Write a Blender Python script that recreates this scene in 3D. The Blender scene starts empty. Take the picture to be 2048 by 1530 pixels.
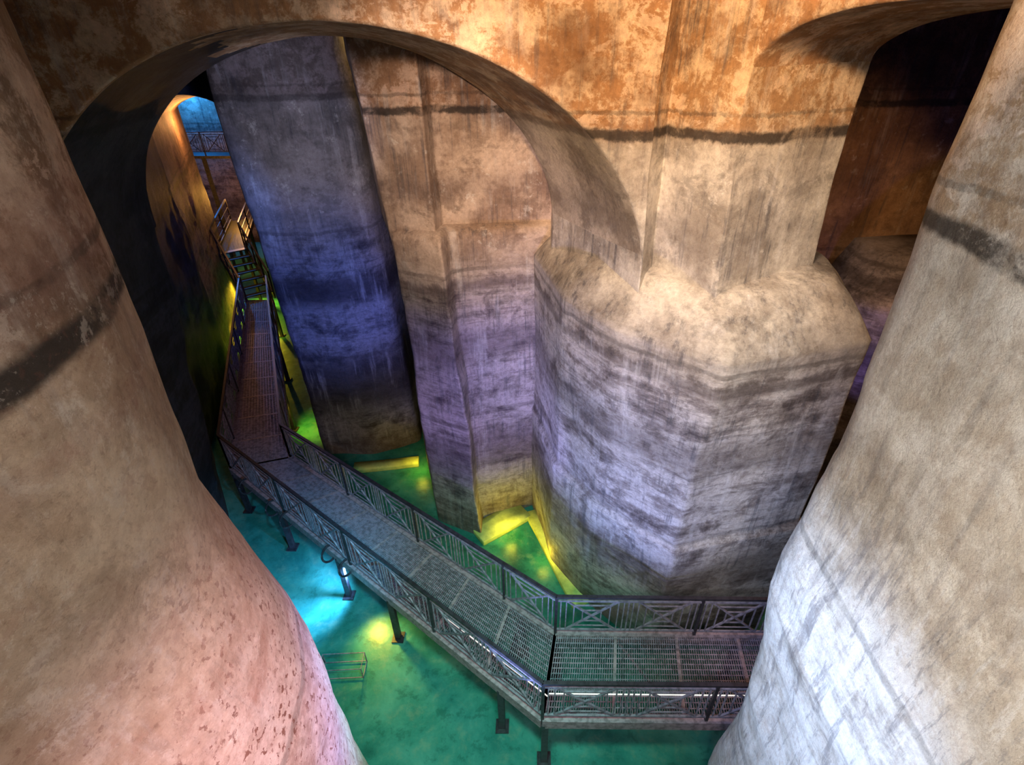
import bpy, math, random
from mathutils import Vector, noise, Matrix
random.seed(3)
S=bpy.context.scene
# ---------------------------------------------------------------- camera
cd=bpy.data.cameras.new('camera'); cam=bpy.data.objects.new('camera',cd); S.collection.objects.link(cam)
cd.sensor_width=36; cd.lens=1050/2048*36; cd.shift_x=-36/2048; cd.clip_start=.05
cam.location=(0,0,9.6); cam.rotation_euler=(math.radians(90-32.7),0,0); S.camera=cam
S.view_settings.view_transform='Standard'
w=bpy.data.worlds.new('world'); S.world=w; w.use_nodes=True
w.node_tree.nodes['Background'].inputs[0].default_value=(.3,.3,.4,1); w.node_tree.nodes['Background'].inputs[1].default_value=.1

# ---------------------------------------------------------------- material helpers
class NT:
    def __init__(s,name):
        s.m=bpy.data.materials.new(name); s.m.use_nodes=True; s.t=s.m.node_tree; s.b=s.t.nodes['Principled BSDF']
    def n(s,typ,**k):
        x=s.t.nodes.new(typ)
        for a,v in k.items(): setattr(x,a,v)
        return x
    def put(s,inp,v):
        if isinstance(v,bpy.types.NodeSocket): s.t.links.new(v,inp)
        elif isinstance(v,tuple) and len(v)==3 and inp.type=='RGBA': inp.default_value=(*v,1)
        else: inp.default_value=v
    def noise(s,vec,scale,detail=6,rough=.6,dist=0,out=0):
        x=s.n('ShaderNodeTexNoise'); s.put(x.inputs['Vector'],vec)
        x.inputs['Scale'].default_value=scale; x.inputs['Detail'].default_value=detail
        x.inputs['Roughness'].default_value=rough; x.inputs['Distortion'].default_value=dist
        return x.outputs[out]
    def scale(s,vec,sc,loc=(0,0,0),rot=(0,0,0)):
        x=s.n('ShaderNodeMapping'); s.put(x.inputs[0],vec); x.inputs['Scale'].default_value=sc; x.inputs['Location'].default_value=loc
        x.inputs['Rotation'].default_value=rot
        return x.outputs[0]
    def math(s,op,a,b=0.,c=0.):
        x=s.n('ShaderNodeMath',operation=op); s.put(x.inputs[0],a); s.put(x.inputs[1],b); s.put(x.inputs[2],c); return x.outputs[0]
    def mr(s,v,a,b,c=0.,d=1.,smooth=True):
        x=s.n('ShaderNodeMapRange'); x.interpolation_type='SMOOTHSTEP' if smooth else 'LINEAR'
        s.put(x.inputs[0],v)
        for i,q in enumerate((a,b,c,d)): x.inputs[i+1].default_value=q
        return x.outputs[0]
    def mix(s,f,a,b,blend='MIX'):
        x=s.n('ShaderNodeMix',data_type='RGBA',blend_type=blend)
        s.put(x.inputs[0],f); s.put(x.inputs[6],a); s.put(x.inputs[7],b); return x.outputs[2]
    def ramp(s,f,stops):
        x=s.n('ShaderNodeValToRGB'); s.put(x.inputs[0],f); e=x.color_ramp.elements
        while len(e)<len(stops): e.new(.5)
        for i,(p,c) in enumerate(stops): e[i].position=p; e[i].color=(*c,1)
        return x.outputs[0]
    def bump(s,h,st,dist=.05,prev=None):
        x=s.n('ShaderNodeBump'); s.put(x.inputs['Height'],h); x.inputs['Strength'].default_value=st; x.inputs['Distance'].default_value=dist
        if prev is not None: s.put(x.inputs['Normal'],prev)
        return x.outputs[0]

def stone(name,tint=(1,1,1),up_a=(.54,.32,.16),up_b=(.88,.69,.48),mid_a=(.42,.37,.31),mid_b=(.80,.75,.65),
          lo_d=(.10,.08,.075),lo_m=(.34,.30,.28),lo_l=(.72,.68,.65),seed=0.,streak=.65,speck=.0,midz=6.6,lines=.9,
          bands=((5.95,.10,.6),(4.75,.30,.5),(2.1,.55,.55),(7.6,.18,.25)),lob=.6,grime=1.,wob=.14,bw=.6,brk=(.46,.57),flow=0.,near=False):
    t=NT(name); geo=t.n('ShaderNodeNewGeometry'); P0=geo.outputs['Position']
    P=t.scale(P0,(1,1,1),(seed,seed*1.7,0)); sx=t.n('ShaderNodeSeparateXYZ'); t.put(sx.inputs[0],P0); z=sx.outputs[2]
    nb=t.noise(P,.9,8,.65)
    nw=t.noise(P,1.3,4,.5)
    blot=t.noise(t.scale(P,(1,1,1.4),(3,8,2)),1.6,15,.74,.35)
    zw=t.math('MULTIPLY_ADD',t.math('SUBTRACT',nw,.5),.14,z)
    zc=t.math('MULTIPLY_ADD',t.math('SUBTRACT',blot,.5),bw,z)
    strata=t.noise(t.scale(P,(.28,.28,3.2)),1.0,14,.74,.15)
    fstr=t.noise(t.scale(P,(.5,.5,8)),2.0,10,.72,.15)
    fine=t.noise(P,16,8,.7)
    peel=t.noise(P,3.1,15,.78,.2)
    grit=t.noise(P,7.5,12,.78)
    up=t.mix(t.mr(peel,*brk),up_a,up_b)
    up=t.mix(t.mr(blot,.55,.58,0,.8),up,(min(1,up_b[0]*1.08),up_b[1]*1.06,up_b[2]*1.1))
    up=t.mix(t.mr(nb,.47,.66,0,.8),up,(up_a[0]*.45,up_a[1]*.40,up_a[2]*.38))
    md=t.mix(t.mr(nb,.38,.60),mid_b,mid_a)
    md=t.mix(t.mr(blot,.50,.62,0,.6*grime),md,tuple(c*.6 for c in mid_a))
    md=t.mix(t.mr(peel,.57,.62,0,.5),md,(.9,.87,.80))
    lf=t.math('ADD',t.math('MULTIPLY',strata,1-lob),t.math('MULTIPLY',blot,lob))
    lo=t.ramp(lf,[(.39,lo_d),(.46,lo_m),(.53,lo_l),(.62,lo_m)])
    lo=t.mix(t.mr(fstr,.53,.66,0,.5*grime),lo,lo_d)
    lo=t.mix(t.mr(peel,.54,.62,0,.5*grime),lo,lo_d)
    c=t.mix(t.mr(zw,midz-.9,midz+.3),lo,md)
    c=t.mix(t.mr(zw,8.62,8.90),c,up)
    for h,wd,am in bands:
        dd=t.math('ABSOLUTE',t.math('SUBTRACT',zc,h))
        c=t.mix(t.mr(dd,wd*.4,wd*1.5,am,0.),c,(lo_d[0]*.9,lo_d[1]*.85,lo_d[2]*.85))
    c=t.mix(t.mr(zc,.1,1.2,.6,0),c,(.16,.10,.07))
    if flow>0:   # diagonal mineral runs on the flat flank
        fl=t.noise(t.scale(P,(1,5,.7),(2,5,3),(math.radians(-32),0,0)),1.5,13,.76,.25)
        k=t.mr(z,6.6,7.6,1,.25)
        c=t.mix(t.math('MULTIPLY',t.mr(fl,.52,.60,0,flow),k),c,(.22,.21,.24))
        c=t.mix(t.math('MULTIPLY',t.mr(fl,.47,.40,0,flow),k),c,(.93,.93,.93))
    # vertical drip stains
    vs=t.noise(t.scale(P,(4.5,4.5,.22)),2.2,9,.76,.12)
    sm=t.math('MULTIPLY',t.mr(vs,.48,.64,0,streak),t.mr(nb,.43,.56))
    c=t.mix(sm,c,(.075,.08,.10))
    vl=t.noise(t.scale(P,(3,3,.25),(9,3,1)),1.8,8,.7,.1)
    c=t.mix(t.math('MULTIPLY',t.mr(vl,.50,.68,0,.4),t.mr(nw,.44,.6)),c,(.84,.83,.82))
    for h,wd,am in ((8.76,.034,lines),(8.98,.012,lines*.5),(6.2,.02,.4),(5.3,.012,.25),(3.1,.03,.3)):
        dd=t.math('ABSOLUTE',t.math('SUBTRACT',t.math('MULTIPLY_ADD',t.math('SUBTRACT',grit,.5),wob,zw),h))
        k=t.math('MULTIPLY',t.mr(dd,wd,wd*2.4,am,0.),t.mr(blot,.38,.50,.45,1.))
        c=t.mix(k,c,(.03,.024,.022))
    if near:     # close-up mottling and peeling that only reads on the near pillars
        m1=t.noise(P,6,15,.8,.3); m2=t.noise(P,28,10,.75,.2)
        c=t.mix(t.mr(m1,.50,.56,0,.35),c,t.mix(1.,c,(.70,.60,.52),'MULTIPLY'))
        c=t.mix(t.mr(m1,.46,.42,0,.30),c,(.92,.88,.82))
        c=t.mix(t.mr(m2,.56,.64,0,.45),c,t.mix(1.,c,(.52,.44,.40),'MULTIPLY'))
    if speck>0:
        sp=t.noise(P,22,4,.6,.25)
        c=t.mix(t.math('MULTIPLY',t.math('MULTIPLY',t.mr(sp,.57,.61,0,speck),t.mr(blot,.43,.53)),t.mr(z,6.4,8.0,1,.2)),c,(.24,.09,.06))
        sp=t.noise(P,5,8,.75,.3)
        c=t.mix(t.mr(sp,.55,.62,0,speck*.3),c,(.46,.26,.20))
    c=t.mix(t.mr(grit,.46,.66,0,.45*grime),c,t.mix(1.,c,(.5,.45,.42),'MULTIPLY'))
    c=t.mix(t.mr(fine,.35,.65,0,.35*grime),c,t.mix(1.,c,(.5,.45,.42),'MULTIPLY'))
    c=t.mix(1.,c,tint,'MULTIPLY')
    t.put(t.b.inputs['Base Color'],c); t.b.inputs['Roughness'].default_value=.64
    t.b.inputs['Specular IOR Level'].default_value=.35
    b=t.bump(peel,.85,.05); b=t.bump(blot,.5,.12,b); b=t.bump(fstr,.25,.03,b); b=t.bump(grit,.7,.03,b); b=t.bump(fine,.5,.02,b)
    if near: b=t.bump(m2,.6,.008,b)
    t.put(t.b.inputs['Normal'],b)
    return t.m

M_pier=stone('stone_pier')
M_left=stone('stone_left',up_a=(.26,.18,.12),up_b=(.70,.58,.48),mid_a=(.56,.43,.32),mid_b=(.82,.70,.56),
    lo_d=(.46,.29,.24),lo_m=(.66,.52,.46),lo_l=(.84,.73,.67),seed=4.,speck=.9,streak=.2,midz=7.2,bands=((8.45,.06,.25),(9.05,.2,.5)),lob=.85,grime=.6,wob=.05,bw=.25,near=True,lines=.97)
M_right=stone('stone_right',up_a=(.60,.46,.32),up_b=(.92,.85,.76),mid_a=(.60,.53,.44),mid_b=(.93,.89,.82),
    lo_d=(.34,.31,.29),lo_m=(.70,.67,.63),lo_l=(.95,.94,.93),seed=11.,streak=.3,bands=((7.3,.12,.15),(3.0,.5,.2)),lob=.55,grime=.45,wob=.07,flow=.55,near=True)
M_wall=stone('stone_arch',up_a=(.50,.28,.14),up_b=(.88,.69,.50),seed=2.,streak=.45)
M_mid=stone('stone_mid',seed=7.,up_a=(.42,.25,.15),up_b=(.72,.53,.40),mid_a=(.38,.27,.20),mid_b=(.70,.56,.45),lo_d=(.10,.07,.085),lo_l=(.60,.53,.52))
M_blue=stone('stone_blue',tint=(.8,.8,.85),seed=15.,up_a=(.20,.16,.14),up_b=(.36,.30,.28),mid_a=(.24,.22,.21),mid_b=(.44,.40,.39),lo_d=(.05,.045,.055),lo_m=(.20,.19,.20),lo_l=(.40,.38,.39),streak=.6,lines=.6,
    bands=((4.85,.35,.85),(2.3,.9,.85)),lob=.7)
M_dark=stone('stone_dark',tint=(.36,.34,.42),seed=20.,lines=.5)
M_shade=stone('stone_navy',tint=(.07,.08,.12),seed=21.,lines=.5)  # same stone tinted almost black, shade of the unlit left side in its colour
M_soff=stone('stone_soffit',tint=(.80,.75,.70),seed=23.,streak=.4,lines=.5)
M_far=stone('stone_far',tint=(.60,.44,.34),seed=26.)
M_bay=stone('stone_bay',tint=(.60,.52,.46),up_a=(.14,.09,.07),up_b=(.28,.18,.13),mid_a=(.34,.21,.12),mid_b=(.56,.38,.24),seed=31.,lo_d=(.1,.06,.04),lo_m=(.4,.27,.18),lo_l=(.5,.38,.3))

def metal(name,col,rough=.45,met=.6):
    t=NT(name); g=t.n('ShaderNodeNewGeometry').outputs['Position']
    n=t.noise(g,14,5,.6)
    t.put(t.b.inputs['Base Color'],t.mix(t.mr(n,.4,.65),col,tuple(c*.5 for c in col)))
    t.b.inputs['Roughness'].default_value=rough; t.b.inputs['Metallic'].default_value=met
    return t.m
M_rail=metal('painted_iron',(.045,.04,.055),.4,.3)
M_panel=metal('grey_iron',(.26,.23,.30),.5,.1)
M_grate=metal('galvanised',(.34,.27,.36),.5,.15)
M_beam=metal('beam_paint',(.38,.28,.33),.5,.1)
M_dim=metal('dim_iron',(.06,.055,.05),.5,.2)
def emis(name,col,st):
    t=NT(name); t.b.inputs['Base Color'].default_value=(*col,1); t.b.inputs['Emission Color'].default_value=(*col,1); t.b.inputs['Emission Strength'].default_value=st
    n=t.noise(t.n('ShaderNodeNewGeometry').outputs['Position'],5,2); t.put(t.b.inputs['Roughness'],n); return t.m
M_glow=emis('led',(1,.97,.92),.8); M_lens=emis('lamp_glass',(.7,.9,1),6.)

def water():
    t=NT('green_water'); P=t.n('ShaderNodeNewGeometry').outputs['Position']
    a=t.noise(P,.7,10,.66,.4); b=t.noise(P,3.2,10,.74,.2)
    c=t.ramp(a,[(.32,(.008,.10,.09)),(.5,(.03,.21,.18)),(.66,(.07,.30,.26))])
    c=t.mix(t.mr(b,.50,.68,0,.5),c,(.15,.27,.20))
    c=t.mix(t.mr(b,.38,.48,.5,0),c,(.01,.09,.075))
    t.put(t.b.inputs['Base Color'],c); t.b.inputs['Roughness'].default_value=.32; t.b.inputs['IOR'].default_value=1.33
    t.put(t.b.inputs['Normal'],t.bump(t.noise(P,3,6,.6),.25,.04)); return t.m
M_water=water()
def curbm():
    t=NT('plinth_plaster'); P=t.n('ShaderNodeNewGeometry').outputs['Position']
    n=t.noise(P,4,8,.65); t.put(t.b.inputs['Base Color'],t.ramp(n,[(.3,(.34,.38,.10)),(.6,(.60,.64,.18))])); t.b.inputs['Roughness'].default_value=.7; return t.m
M_curb=curbm()

# ---------------------------------------------------------------- mesh helpers
def mk(name,vs,fs,mat,smooth=True,parent=None):
    me=bpy.data.meshes.new(name); me.from_pydata(vs,[],fs); me.update(); me.materials.append(mat)
    if smooth:
        for p in me.polygons: p.use_smooth=True
    o=bpy.data.objects.new(name,me); S.collection.objects.link(o)
    if parent: o.parent=parent
    return o
def empty(name):
    o=bpy.data.objects.new(name,None); S.collection.objects.link(o); o.empty_display_size=.2; return o
def warp(v,amp=1.):
    v=Vector(v)
    d=noise.noise_vector(v*.5)*.09+noise.noise_vector(v*1.3+Vector((7,3,1)))*.04+noise.noise_vector(v*3+Vector((1,9,1)))*.016+noise.noise_vector(v*7)*.006
    q=Vector((v.x*.7,v.y*.7,v.z*3.0)); d+=noise.noise_vector(q)*.010
    k=amp*(.5 if v.z>7 else 1.-.25*max(0,v.z-5))
    return (v.x+d.x*k,v.y+d.y*k,v.z+d.z*k*.5)
def ringpts(poly,r,counts,seg=7):
    n=len(poly); out=[]; P=[Vector(p) for p in poly]; cs=[]
    for i in range(n):
        a,b,c=P[i-1],P[i],P[(i+1)%n]
        d=min(r,.42*(a-b).length,.42*(c-b).length)
        cs.append((b+(a-b).normalized()*d,b,b+(c-b).normalized()*d))
    for i in range(n):
        s,b,e=cs[i]
        for k in range(seg+1):
            t=k/seg; out.append(s*(1-t)**2+b*2*t*(1-t)+e*t*t)
        nx=cs[(i+1)%n][0]
        for k in range(1,counts[i]): out.append(e.lerp(nx,k/counts[i]))
    return out
def loft(name,rings,mat,dz=.09,de=.1,parent=None,amp=1.):
    base=[Vector(p) for p in rings[0][1]]; n=len(base)
    counts=[max(2,min(60,int((base[(i+1)%n]-base[i]).length/de))) for i in range(n)]
    vs=[];fs=[];rows=[]
    zs=[]
    for (z0,_,_),(z1,_,_) in zip(rings,rings[1:]):
        k=max(1,int((z1-z0)/dz)); zs+= [z0+(z1-z0)*i/k for i in range(k)]
    zs.append(rings[-1][0])
    for z in zs:
        for A,B in zip(rings,rings[1:]):
            if A[0]<=z<=B[0]+1e-6: break
        t=(z-A[0])/max(1e-6,B[0]-A[0])
        poly=[Vector(a).lerp(Vector(b),t) for a,b in zip(A[1],B[1])]
        r=A[2]*(1-t)+B[2]*t
        rows.append([warp((p.x,p.y,z),amp) for p in ringpts(poly,r,counts)])
    m=len(rows[0])
    for r in rows: vs+=r
    for j in range(len(rows)-1):
        for i in range(m):
            i2=(i+1)%m; fs.append((j*m+i,j*m+i2,(j+1)*m+i2,(j+1)*m+i))
    fs.append(tuple(reversed(range(m)))); fs.append(tuple((len(rows)-1)*m+i for i in range(m)))
    return mk(name,vs,fs,mat,parent=parent)
def arch(name,af,ab,ztop,mat,n=90,m=26,mt=22,parent=None,soff=None,soff_shade=None):
    vs=[];fs=[];mi=[]
    T=[math.pi*i/n for i in range(n+1)]
    F=[Vector(af(t)) for t in T]; B=[Vector(ab(t)) for t in T]
    def up(p,k): return Vector((p.x,p.y,p.z+(ztop-p.z)*k))
    e=.05; ring=[]; tag=[]
    for k in range(m,-1,-1): ring.append([up(p,k/m) if k else p+Vector((0,0,e*.4)) for p in F]); tag.append(0)
    for k in range(0,mt+1):
        kk=min(max(k/mt,.012),.99); ring.append([f.lerp(b,kk) for f,b in zip(F,B)]); tag.append(1)
    for k in range(0,m+1,2): ring.append([up(p,k/m) if k else p+Vector((0,0,e*.4)) for p in B]); tag.append(2)
    k=n+1
    for r in ring: vs.extend(warp(p) for p in r)
    for j in range(len(ring)-1):
        for i in range(k-1):
            fs.append((j*k+i,j*k+i+1,(j+1)*k+i+1,(j+1)*k+i))
            if tag[j+1]==0 or tag[j]==0: q=0
            else: q=2 if (soff_shade and j>m+1 and i>n*.60+noise.noise(Vector((j*.3,i*.1,0)))*8) else 1  # left part of the soffit takes the copy with shade painted in
            mi.append(q)
    o=mk(name,vs,fs,mat,parent=parent)
    o.data.materials.append(soff or mat)
    if soff_shade: o.data.materials.append(soff_shade)
    o.data.polygons.foreach_set('material_index',mi)
    return o

ZT=12.6
# ---------------------------------------------------------------- floor / shell
def gridplane(name,x0,x1,y0,y1,z,mat,flip=False):
    return mk(name,[(x0,y0,z),(x1,y0,z),(x1,y1,z),(x0,y1,z)],[(3,2,1,0) if flip else (0,1,2,3)],mat,False)
gridplane('floor',-22,11,-5,34,0,M_water)
gridplane('ceiling',-22,11,-5,34,ZT,M_wall,True)
def wall(name,a,b,mat,z0=-.05,z1=ZT+.02,th=.3):
    a=Vector(a);b=Vector(b);d=(b-a).normalized();nn=Vector((-d.y,d.x))*th
    return loft(name,[(z0,[a,b,b+nn,a+nn],.02),(z1,[a,b,b+nn,a+nn],.02)],mat,dz=.4,de=.4)
wall('wall_right',(10.7,-5),(10.7,34),M_dark,th=-.3)
wall('wall_left',(-21.7,34),(-21.7,-5),M_dark,th=-.3)
wall('wall_back',(-22,-4.7),(11,-4.7),M_wall,th=-.3)
wall('wall_far',(-22,30),(11,30),M_far)
wall('wall_side',(4.0,9.9),(10.6,11.0),M_bay)
wall('wall_recess',(-3.9,13.2),(-1.5,13.2),M_far)

# ---------------------------------------------------------------- central right pillar
pil=empty('stone_pillar')
b1=[(.08,9.35),(.50,7.35),(1.17,6.25),(2.32,5.36),(4.42,5.98),(4.80,7.3),(4.3,9.9),(.3,10.4)]
b0=[(.06,9.40),(.46,7.60),(1.04,6.74),(2.20,5.62),(4.40,6.05),(4.75,7.5),(4.2,9.9),(.3,10.4)]
def shrink(p,k,c=(2.6,7.6)): return [(x+(c[0]-x)*k,y+(c[1]-y)*k) for x,y in p]
def lerpP(a,b,t): return [(x0+(x1-x0)*t,y0+(y1-y0)*t) for (x0,y0),(x1,y1) in zip(a,b)]
bm_=lerpP(b0,b1,.5)
loft('drum',[(-.05,shrink(b0,-.01),.05),(2.96,shrink(bm_,-.03),.05),(3.06,bm_,.05),(6.38,b1,.08),(6.47,shrink(b1,.025),.12),(6.62,shrink(b1,.07),.18),(6.85,shrink(b1,.15),.22),(7.05,shrink(b1,.24),.3),(7.12,shrink(b1,.42),.3)],M_pier,dz=.06,de=.06,parent=pil,amp=.6)
u=[(.38,8.8),(1.40,6.45),(1.64,6.80),(2.25,5.95),(3.88,6.85),(3.6,9.9),(.38,9.7)]
u2=[(.38,8.8),(1.40,6.45),(1.62,6.80),(2.17,5.95),(3.80,6.85),(3.6,9.9),(.38,9.7)]
loft('shaft',[(6.4,u,.03),(8.7,u2,.03),(ZT+.02,u2,.03)],M_pier,dz=.07,de=.07,parent=pil)

# big arch wall
def yf(x): return 6.45+.06*(x-1.4)
arch('arch_wall',lambda t:(-2.15+3.56*math.cos(t),yf(-2.15+3.56*math.cos(t)),7.15+2.66*math.sin(t)),
     lambda t:(-2.95+3.32*math.cos(t),8.85,7.05+2.66*math.sin(t)),ZT+.02,M_wall,n=120,m=50,mt=30,soff=M_soff,soff_shade=M_shade)
# right small arch
Bp=Vector((2.17,5.95)); d2=Vector((.48,-.877)); n2=Vector((.875,.48))
def wf(t,o=0):
    s=1.45-1.45*math.cos(t)
    p=Bp+d2*s+n2*o
    return (p.x,p.y,9.43+.46*math.sin(t))
arch('arch_wall.001',lambda t:wf(t),lambda t:wf(t,1.86),ZT+.02,M_wall,n=60,m=30,mt=24,soff=M_wall)

# central pilaster pier
pp=empty('stone_pilaster')
c0=[(-2.96,11.5),(-2.16,8.83),(-1.10,8.28),(-1.12,8.85),(.35,9.4),(.9,10),(.9,12),(-2.9,12)]
c1=[(-2.95,11.5),(-2.40,9.02),(-1.47,8.52),(-1.40,8.98),(.35,9.4),(.9,10),(.9,12),(-2.9,12)]
c2=[(-2.9,11.5),(-2.34,9.2),(-1.5,8.75),(-1.42,9.2),(.35,9.6),(.9,10.1),(.9,12),(-2.85,12)]
loft('base',[(-.05,c0,.06),(6.78,c1,.07),(6.88,shrink(c1,.018,(-1,10.5)),.07),(6.96,c2,.08)],M_mid,dz=.07,de=.07,parent=pp,amp=.8)
c3=[(-3.2,11.5),(-2.42,9.12),(-1.56,8.8),(-1.50,9.22),(.5,9.58),(.9,10),(.9,12),(-2.9,12)]
c4=[(-3.4,11.5),(-2.72,9.22),(-1.64,8.86),(-1.58,9.25),(.5,9.6),(.9,10),(.9,12),(-2.9,12)]
loft('shaft',[(6.7,c3,.05),(9.5,c4,.05),(ZT+.02,c4,.05)],M_mid,dz=.08,de=.08,parent=pp)

# blue pillar
q0=[(-6.6,15.8),(-5.71,11.2),(-4.45,11.25),(-3.15,11.8),(-3.2,15.8)]
q1=[(-6.9,15.8),(-6.05,11.2),(-4.6,11.15),(-3.6,11.8),(-3.7,15.8)]
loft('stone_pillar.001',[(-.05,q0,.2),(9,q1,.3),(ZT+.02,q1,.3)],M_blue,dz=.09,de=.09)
# left pier, its shade put into the stone colour
l0=[(-6.3,5.5),(-7.25,8.8),(-9.0,11.3),(-10.3,15.6),(-13.4,22.5),(-17,22.5),(-12,5.4)]
l1=[(-5.66,5.5),(-6.24,8.8),(-8.2,11.4),(-10.3,15.6),(-13.4,22.5),(-17,22.5),(-12,5.4)]
o=loft('stone_pillar.002',[(-.05,l0,.12),(7.2,l1,.12),(ZT+.02,l1,.12)],M_shade,dz=.08,de=.12)
o.data.materials.append(M_far)
for p in o.data.polygons:
    if p.center.y>15.75: p.material_index=1
arch('arch_wall.002',lambda t:(-7.75+2.1*math.cos(t),11.6,8.1+2.1*math.sin(t)),lambda t:(-7.75+2.1*math.cos(t),12.9,8.1+2.1*math.sin(t)),ZT+.02,M_blue,n=50,soff=M_shade)
arch('arch_wall.003',lambda t:(-9.15+1.25*math.cos(t),15.7,7.75+.75*math.sin(t)),lambda t:(-11.6+1.5*math.cos(t),21.5,7.25+.85*math.sin(t)),ZT+.02,M_shade,n=50,soff=M_far)  # front face uses the darkened stone, shade put into its colour
loft('stone_pillar.003',[(-.05,[(-7.9,15.7),(-6,15.7),(-8.5,22),(-10.1,21.5)],.05),(ZT,[(-7.9,15.7),(-6,15.7),(-8.5,22),(-10.1,21.5)],.05)],M_far,dz=.3,de=.3)

# near pillars
def circ(cx,cy,r,n=20): return [(cx+r*math.cos(2*math.pi*i/n),cy+r*math.sin(2*math.pi*i/n)) for i in range(n)]
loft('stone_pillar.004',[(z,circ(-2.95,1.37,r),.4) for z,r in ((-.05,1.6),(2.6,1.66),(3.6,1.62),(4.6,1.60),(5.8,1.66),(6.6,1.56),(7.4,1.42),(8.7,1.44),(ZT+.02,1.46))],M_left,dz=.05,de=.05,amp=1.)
def rp(o): return [(2.42-o,-1.5),(5.5,-1.5),(5.5,3.55),(3.4,3.5),(2.46-o,3.14+o)]
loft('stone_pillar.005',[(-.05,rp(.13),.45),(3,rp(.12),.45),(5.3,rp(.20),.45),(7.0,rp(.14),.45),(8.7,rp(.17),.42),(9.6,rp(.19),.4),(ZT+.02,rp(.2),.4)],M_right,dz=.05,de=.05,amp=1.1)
# pier in right chamber
loft('stone_pillar.006',[(-.05,[(6.0,8.6),(8.5,8.0),(9.5,10.8),(6,10.8)],.6),(5.6,[(6.0,8.6),(8.5,8.0),(9.5,10.8),(6,10.8)],.6),(6.4,[(6.5,9.3),(8.2,8.8),(9.2,10.8),(6.4,10.8)],.5)],M_dark,dz=.1,de=.1)

def curb(name,a,b,w,h=.14,parent=None):
    a=Vector(a);b=Vector(b);d=(b-a).normalized();n=Vector((-d.y,d.x))*w
    loft(name,[(-.02,[a,b,b+n,a+n],.03),(h,[a,b,b+n,a+n],.03)],M_curb,dz=.05,de=.2,amp=.25,parent=parent)
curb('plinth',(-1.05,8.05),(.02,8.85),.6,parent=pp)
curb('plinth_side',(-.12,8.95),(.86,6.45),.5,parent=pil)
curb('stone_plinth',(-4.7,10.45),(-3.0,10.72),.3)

# ---------------------------------------------------------------- walkway
class Bars:
    def __init__(s): s.v=[];s.f=[]
    def bar(s,p,q,w,h=None):
        h=h or w; p=Vector(p);q=Vector(q);d=(q-p).normalized()
        up=Vector((0,0,1)) if abs(d.z)<.95 else Vector((1,0,0))
        a=d.cross(up).normalized(); b=a.cross(d).normalized(); a*=w/2; b*=h/2; o=len(s.v)
        for e in (p,q):
            for x,y in ((-1,-1),(1,-1),(1,1),(-1,1)): s.v.append(tuple(e+a*x+b*y))
        for f in ((0,1,2,3),(7,6,5,4),(0,4,5,1),(1,5,6,2),(2,6,7,3),(3,7,4,0)): s.f.append(tuple(o+i for i in f))
    def tube(s,pts,r,n=8):
        pts=[Vector(p) for p in pts]; o=len(s.v)
        for i,p in enumerate(pts):
            d=(pts[min(i+1,len(pts)-1)]-pts[max(i-1,0)]).normalized()
            up=Vector((0,0,1)) if abs(d.z)<.9 else Vector((1,0,0))
            a=d.cross(up).normalized(); b=a.cross(d)
            for k in range(n):
                t=2*math.pi*k/n; s.v.append(tuple(p+(a*math.cos(t)+b*math.sin(t))*r))
        for i in range(len(pts)-1):
            for k in range(n):
                k2=(k+1)%n; s.f.append((o+i*n+k,o+i*n+k2,o+(i+1)*n+k2,o+(i+1)*n+k))
        s.f.append(tuple(o+k for k in reversed(range(n)))); s.f.append(tuple(o+(len(pts)-1)*n+k for k in range(n)))
    def done(s,name,mat,parent): return mk(name,s.v,s.f,mat,False,parent)
DZ=1.3
wk=empty('walkway')
O=[Vector(p) for p in ((8.5,3.72),(.18,3.80),(-6.95,9.2),(-10.95,18.8))]
I=[Vector(p) for p in ((8.5,5.02),(.42,5.13),(-5.72,9.6),(-9.95,18.8))]
def v3(p,z): return Vector((p.x,p.y,z))
gr=Bars(); bm=Bars(); rl=Bars(); pn=Bars(); lg=Bars()
for k in range(3):
    o0,o1,i0,i1=O[k],O[k+1],I[k],I[k+1]; L=((o0+i0)/2-(o1+i1)/2).length
    n=int(L/.036)
    for j in range(n+1):
        t=j/n; gr.bar(v3(o0.lerp(o1,t),DZ),v3(i0.lerp(i1,t),DZ),.012,.03)
    for j in range(1,16):
        t=j/16; gr.bar(v3(o0.lerp(i0,t),DZ+.012),v3(o1.lerp(i1,t),DZ+.012),.014,.012)
    m=max(1,round(L/1.0))
    for j in range(m+1):
        t=j/m; bm.bar(v3(o0.lerp(o1,t),DZ-.03),v3(i0.lerp(i1,t),DZ-.03),.05,.10)
    for e0,e1 in ((o0,o1),(i0,i1)):
        bm.bar(v3(e0,DZ-.06),v3(e1,DZ-.06),.10,.20)
    for j in range(0,m,2):
        bm.bar(v3(o0.lerp(o1,j/m),DZ-.12),v3(i0.lerp(i1,min(1,(j+1)/m)),DZ-.12),.03)
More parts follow.
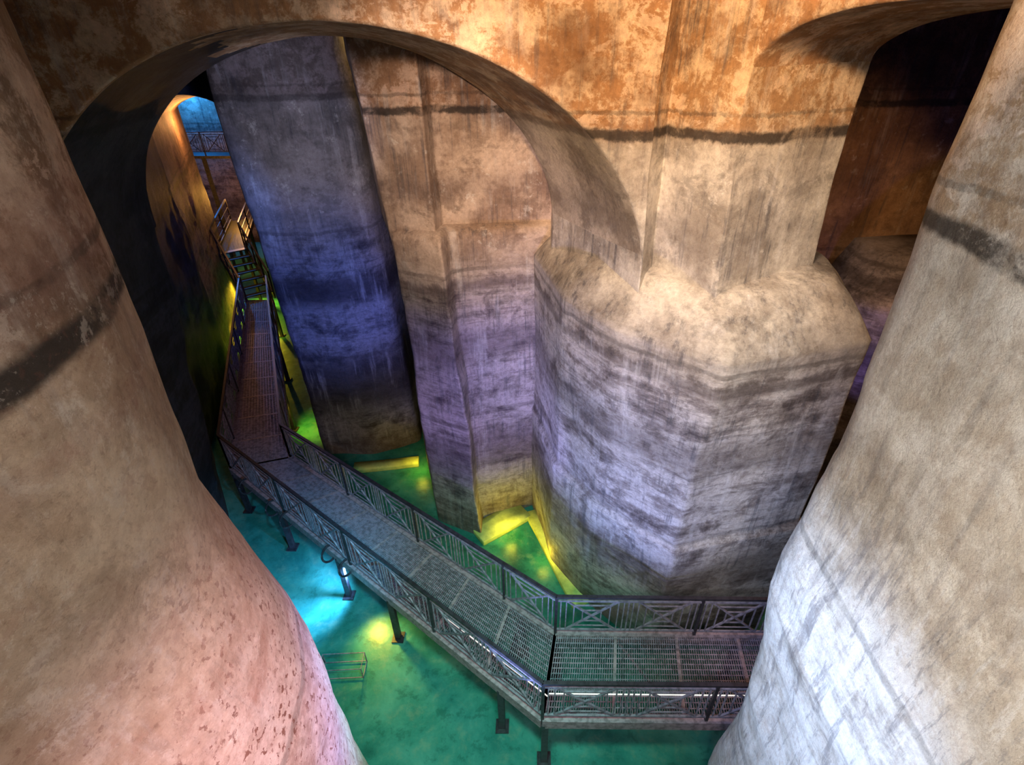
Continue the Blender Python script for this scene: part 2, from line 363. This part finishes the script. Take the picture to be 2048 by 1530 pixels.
def railing(a,b,z0a,z0b,out):
    L=(b-a).length; d=(b-a)/L; m=max(1,round(L/1.12))
    def P(s,h): t=s/L; return v3(a+d*s+out,z0a+(z0b-z0a)*t+h)
    rl.bar(P(0,1.0),P(L,1.0),.055,.04)
    pn.bar(P(0,.90),P(L,.90),.026); pn.bar(P(0,.14),P(L,.14),.03)
    W=L/m
    for j in range(0,m+1):
        if j%2==0 or j==m: rl.bar(P(j*W,-.1),P(j*W,1.0),.045)
        else: pn.bar(P(j*W,.14),P(j*W,.9),.022)
    for j in range(m):
        s0=j*W; s1=s0+W
        g=W*.14
        for s in (s0+g*.45,s0+g,s1-g,s1-g*.45): pn.bar(P(s,.14),P(s,.90),.018)
        x0,x1=s0+g,s1-g; xm=(x0+x1)/2; h0,h1,hm=.14,.90,.52
        pn.bar(P(x0,h0),P(x1,h1),.028); pn.bar(P(x0,h1),P(x1,h0),.028)
        for f in (.36,.70):
            hx=(x1-x0)/2*f; hh=(h1-h0)/2*f
            for sg in (-1,1):
                pn.bar(P(xm+sg*hx,hm-hh),P(xm+sg*hx,hm+hh),.018)
                pn.bar(P(xm-hx,hm+sg*hh),P(xm+hx,hm+sg*hh),.018)
Z=Vector((0,0))
for E in (O,I):
    for k in range(3): railing(E[k+1],E[k],DZ,DZ,Z)
for k,fr in ((0,(.1,.4,.62,.995)),(1,(.09,.38,.55,.78,.99)),(2,(.3,.6,.95))):
    for t in fr:
        for e0,e1 in ((O[k],O[k+1]),(I[k],I[k+1])):
            p=e0.lerp(e1,t); lg.bar(v3(p,0),v3(p,DZ-.1),.10); lg.bar(v3(p,0),v3(p,.03),.22,.22)
        lg.bar(v3(O[k].lerp(O[k+1],t),DZ-.2),v3(I[k].lerp(I[k+1],t),DZ-.2),.1,.12)
gr.done('deck_grating',M_grate,wk); bm.done('beams',M_beam,wk); rl.done('handrails',M_rail,wk); pn.done('railing_panels',M_panel,wk); lg.done('legs',M_rail,wk)
glow_line=Bars()
glow_line.bar(v3(O[0]+Vector((0,.35)),DZ+.03),v3(O[1]+Vector((.1,.35)),DZ+.03),.014)  # glowing bar drawing a thin white line along the deck
dd=(O[2]-O[1]).normalized(); nn=Vector((dd.y,-dd.x)); nn=nn if nn.y>0 else -nn
for a,b in ((.1,1.2),(1.25,1.9),(1.95,2.3)):
    glow_line.bar(v3(O[1]+dd*a+nn*.30,DZ+.03),v3(O[1]+dd*b+nn*.30,DZ+.03),.014)  # glowing bars standing in for the bright reflection on the handrail
glow_line.done('led_strips',M_glow,wk)

# staircase at the far end
st=empty('metal_staircase'); sb=Bars(); sr=Bars()
A=Vector((-10.45,18.9)); Bq=Vector((-12.2,21.0)); n=7; dr=(Bq-A).normalized(); sd=Vector((dr.y,-dr.x))*.52
for i in range(n):
    p=A.lerp(Bq,(i+.5)/n); z=DZ+(i+1)*.18
    sb.bar(v3(p-sd,z),v3(p+sd,z),.26,.04)
zt=DZ+n*.18
for sgn in (-1,1):
    a=A+sd*sgn;b=Bq+sd*sgn; c=b+Vector((-1.6,4.5))
    sb.bar(v3(a,DZ),v3(b,zt),.05,.22); sb.bar(v3(b,zt),v3(c,zt),.05,.22)
    sr.bar(v3(a,DZ+1),v3(b,zt+1),.06); sr.bar(v3(b,zt+1),v3(c,zt+1),.06)
    for h in (.3,.65): sr.bar(v3(a,DZ+h),v3(b,zt+h),.025); sr.bar(v3(b,zt+h),v3(c,zt+h),.025)
    for i in range(0,n+1,2):
        p=a.lerp(b,i/n); z=DZ+i*.18; sr.bar(v3(p,z),v3(p,z+1),.045)
    for t in (0,.5,1):
        p=b.lerp(c,t); sr.bar(v3(p,zt),v3(p,zt+1),.045); sb.bar(v3(p,0),v3(p,zt),.1)
for j in range(60):
    p=Bq+Vector((-1.6,4.5))*(j/60); sb.bar(v3(p-sd,zt),v3(p+sd,zt),.03,.03)
sb.done('steps',M_dim,st); sr.done('rails',M_rail,st)
# upper gallery railing far away
ug=empty('gallery_walkway'); ub=Bars(); rl=Bars(); pn=Bars()
railing(Vector((-20,27)),Vector((-11,27)),5.2,5.2,Z)
ub.bar((-20,27.6,5.1),(-11,27.6,5.1),1.3,.12)
for x in (-19,-16,-13): ub.bar((x,27.6,0),(x,27.6,5.1),.15)
ub.done('deck',M_dim,ug); rl.done('rail',M_rail,ug); pn.done('panels',M_rail,ug)

def floodlight(pos,aim,name='spotlight_fixture',lens=M_lens):
    e=empty(name); pos=Vector(pos); d=(Vector(aim)-pos).normalized(); b=Bars()
    b.tube([pos-d*.14,pos-d*.12,pos-d*.10,pos-d*.03],.07,16)
    b.bar(pos-d*.08,(pos.x,pos.y,DZ-.1),.03)
    b.done('housing',M_rail,e)
    l=Bars(); l.tube([pos-d*.029,pos-d*.025],.06,16); l.done('glass',lens,e)
def hook(p,side):
    e=empty('cable_loop'); b=Bars(); pts=[]
    for i in range(20):
        t=i/19*math.pi*1.6-.3; pts.append(Vector(p)+Vector((side.x,side.y,0))*(.16*math.sin(t)+.1)+Vector((0,0,.2*math.cos(t))))
    b.tube(pts,.022); b.done('cable',M_rail,e)
for f in (.50,.56,.72,.78,.9): 
    p=O[1].lerp(O[2],f); hook(v3(p,DZ+.05),-nn)

def wireframe(x,y,w,h,ang):
    e=empty('wire_basket_frame'); b=Bars(); c,s_=math.cos(ang),math.sin(ang)
    q=[(x+c*a-s_*bb,y+s_*a+c*bb) for a,bb in ((0,0),(w,0),(w,h),(0,h))]
    for i in range(4):
        a=q[i];bq=q[(i+1)%4]
        for z in (.03,.3): b.bar((a[0],a[1],z),(bq[0],bq[1],z),.014)
        b.bar((a[0],a[1],0),(a[0],a[1],.3),.014)
    b.done('wires',M_panel,e)
wireframe(-3.75,5.05,.75,.3,.05)

# ---------------------------------------------------------------- lights
def point(n,loc,col,p,r=.25):
    l=bpy.data.lights.new(n,'POINT'); l.energy=p; l.color=col; l.shadow_soft_size=r
    o=bpy.data.objects.new(n,l); o.location=loc; S.collection.objects.link(o)
def spot(n,loc,aim,col,p,ang=70,blend=.6,r=.1):
    l=bpy.data.lights.new(n,'SPOT'); l.energy=p; l.color=col; l.spot_size=math.radians(ang); l.spot_blend=blend; l.shadow_soft_size=r
    o=bpy.data.objects.new(n,l); o.location=loc; o.rotation_euler=(Vector(aim)-Vector(loc)).to_track_quat('-Z','Y').to_euler(); S.collection.objects.link(o)
OR=(1,.52,.18)
spot('lamp_orange',(-.6,1.4,11.2),(1.7,6.3,9.1),(1,.60,.29),2500,70,.8,.2)
spot('lamp_orange_side',(1.2,1.2,11.0),(3.0,6.3,9.3),(1,.60,.31),900,55,.8,.2)
spot('lamp_orange_left',(-2.2,.8,11.8),(-2.4,6.4,9.8),(1,.74,.58),900,100,.8,.3)
spot('lamp_chamber_warm',(-1.2,1.0,10.5),(-1.0,9.0,7.8),(1,.70,.52),2600,34,.8,.15)
spot('lamp_orange_right',(6.8,6.5,10.0),(5.2,10.0,6.6),OR,260,70,.8,.2)
spot('lamp_orange_right_low',(7.0,6.5,8.5),(4.6,7.5,2.5),OR,350,80,.7,.2)
spot('lamp_bay_violet',(5.6,6.6,3.6),(7.0,8.8,5.6),(.40,.3,1),160,75,.9,.1)
spot('lamp_white',(.4,-1.5,10.8),(3.0,2.0,8.0),(1,.94,.86),1900,66,.9,.3)
spot('lamp_white_low',(.2,-.6,8.6),(2.4,1.2,6.3),(1,.93,.85),650,88,.9,.3)  # added fill to brighten the right pillar's near flank, source unseen
spot('lamp_cool',(-.7,1.3,6.6),(2.4,2.3,4.8),(.48,.66,1),1200,70,.9,.3)
spot('lamp_pink',(.9,.2,8.0),(-2.0,1.6,4.2),(1,.58,.64),850,95,.9,.3)
spot('lamp_left_violet',(.4,2.6,5.6),(-1.7,2.3,5.2),(.46,.40,1),340,70,.9,.2)
spot('lamp_left_warm',(0,-2.0,11.5),(-2.4,2.0,8.0),(1,.86,.73),900,80,.8,.3)
spot('lamp_violet',(-.9,2.8,2.4),(1.2,6.6,3.9),(.32,.42,1),1150,72,.8,.15)
spot('lamp_violet_top',(-.5,.8,11.2),(2.0,6.4,5.8),(.96,.94,1),1400,48,.8,.2)
spot('lamp_violet_mid',(-.6,3.6,3.4),(-1.0,8.8,3.4),(.40,.32,1),900,55,.8,.1)
spot('lamp_blue',(-2.8,6.6,4.2),(-4.8,11.3,4.6),(.08,.20,1),900,62,.9,.1)
spot('lamp_blue_top',(-2.2,5.6,9.0),(-4.9,11.3,8.2),(.66,.68,1),700,50,.9,.1)
spot('lamp_left_pier_blue',(-4.6,9.4,6.5),(-8,11.5,7),(.15,.3,1),200,90,.9,.1)
YL=(1,.78,.04)
point('lamp_yellow',(-.45,8.3,.40),YL,22,.12)
point('lamp_yellow_drum',(.3,7.6,.35),YL,10,.10)
point('lamp_yellow_mid',(-2.9,10.5,.40),YL,12,.12)
spot('lamp_yellow_left',(-6.9,12.2,1.1),(-6.3,12.6,0),YL,120,95,.8,.1)
spot('lamp_yellow_left2',(-8.3,10.2,1.1),(-7.9,9.6,0),YL,70,100,.8,.1)
spot('lamp_yellow_far',(-12.2,21.6,1.3),(-12.0,20.6,0),YL,700,120,.8,.1)
spot('lamp_yellow_far2',(-10.6,17.2,1.0),(-10.8,18.0,0),YL,260,110,.8,.1)
point('lamp_orange_tunnel',(-12.0,20.6,7.4),(1,.42,.12),150,.3)
point('lamp_recess',(-3.2,12.6,10.5),(1,.7,.15),60,.05)
point('lamp_orange_far',(-14,25.5,3.8),(1,.45,.08),300,.1)
point('lamp_blue_far',(-17.0,28.8,8.0),(.02,.28,1),800,.1)
spot('lamp_floor_cyan',(-3.5,6.75,.85),(-5.0,6.6,0),(.20,.50,1),1000,110,1.,.1)
spot('lamp_floor_cyan_top',(-1.6,3.6,5.5),(-5.2,7.4,0),(.05,.58,1),1100,48,1.,.1)
spot('lamp_floor_yellow',(-3.20,6.5,.85),(-2.7,5.5,0),(1,.68,.06),210,85,1.,.1)
floodlight((-3.5,6.75,.85),(-5.0,6.6,0)); floodlight((-3.20,6.5,.85),(-2.75,5.65,0))
spot('lamp_floor_green',(-.3,2.2,7.5),(-1.4,4.8,0),(.2,1,.74),1400,70,.9,.3)
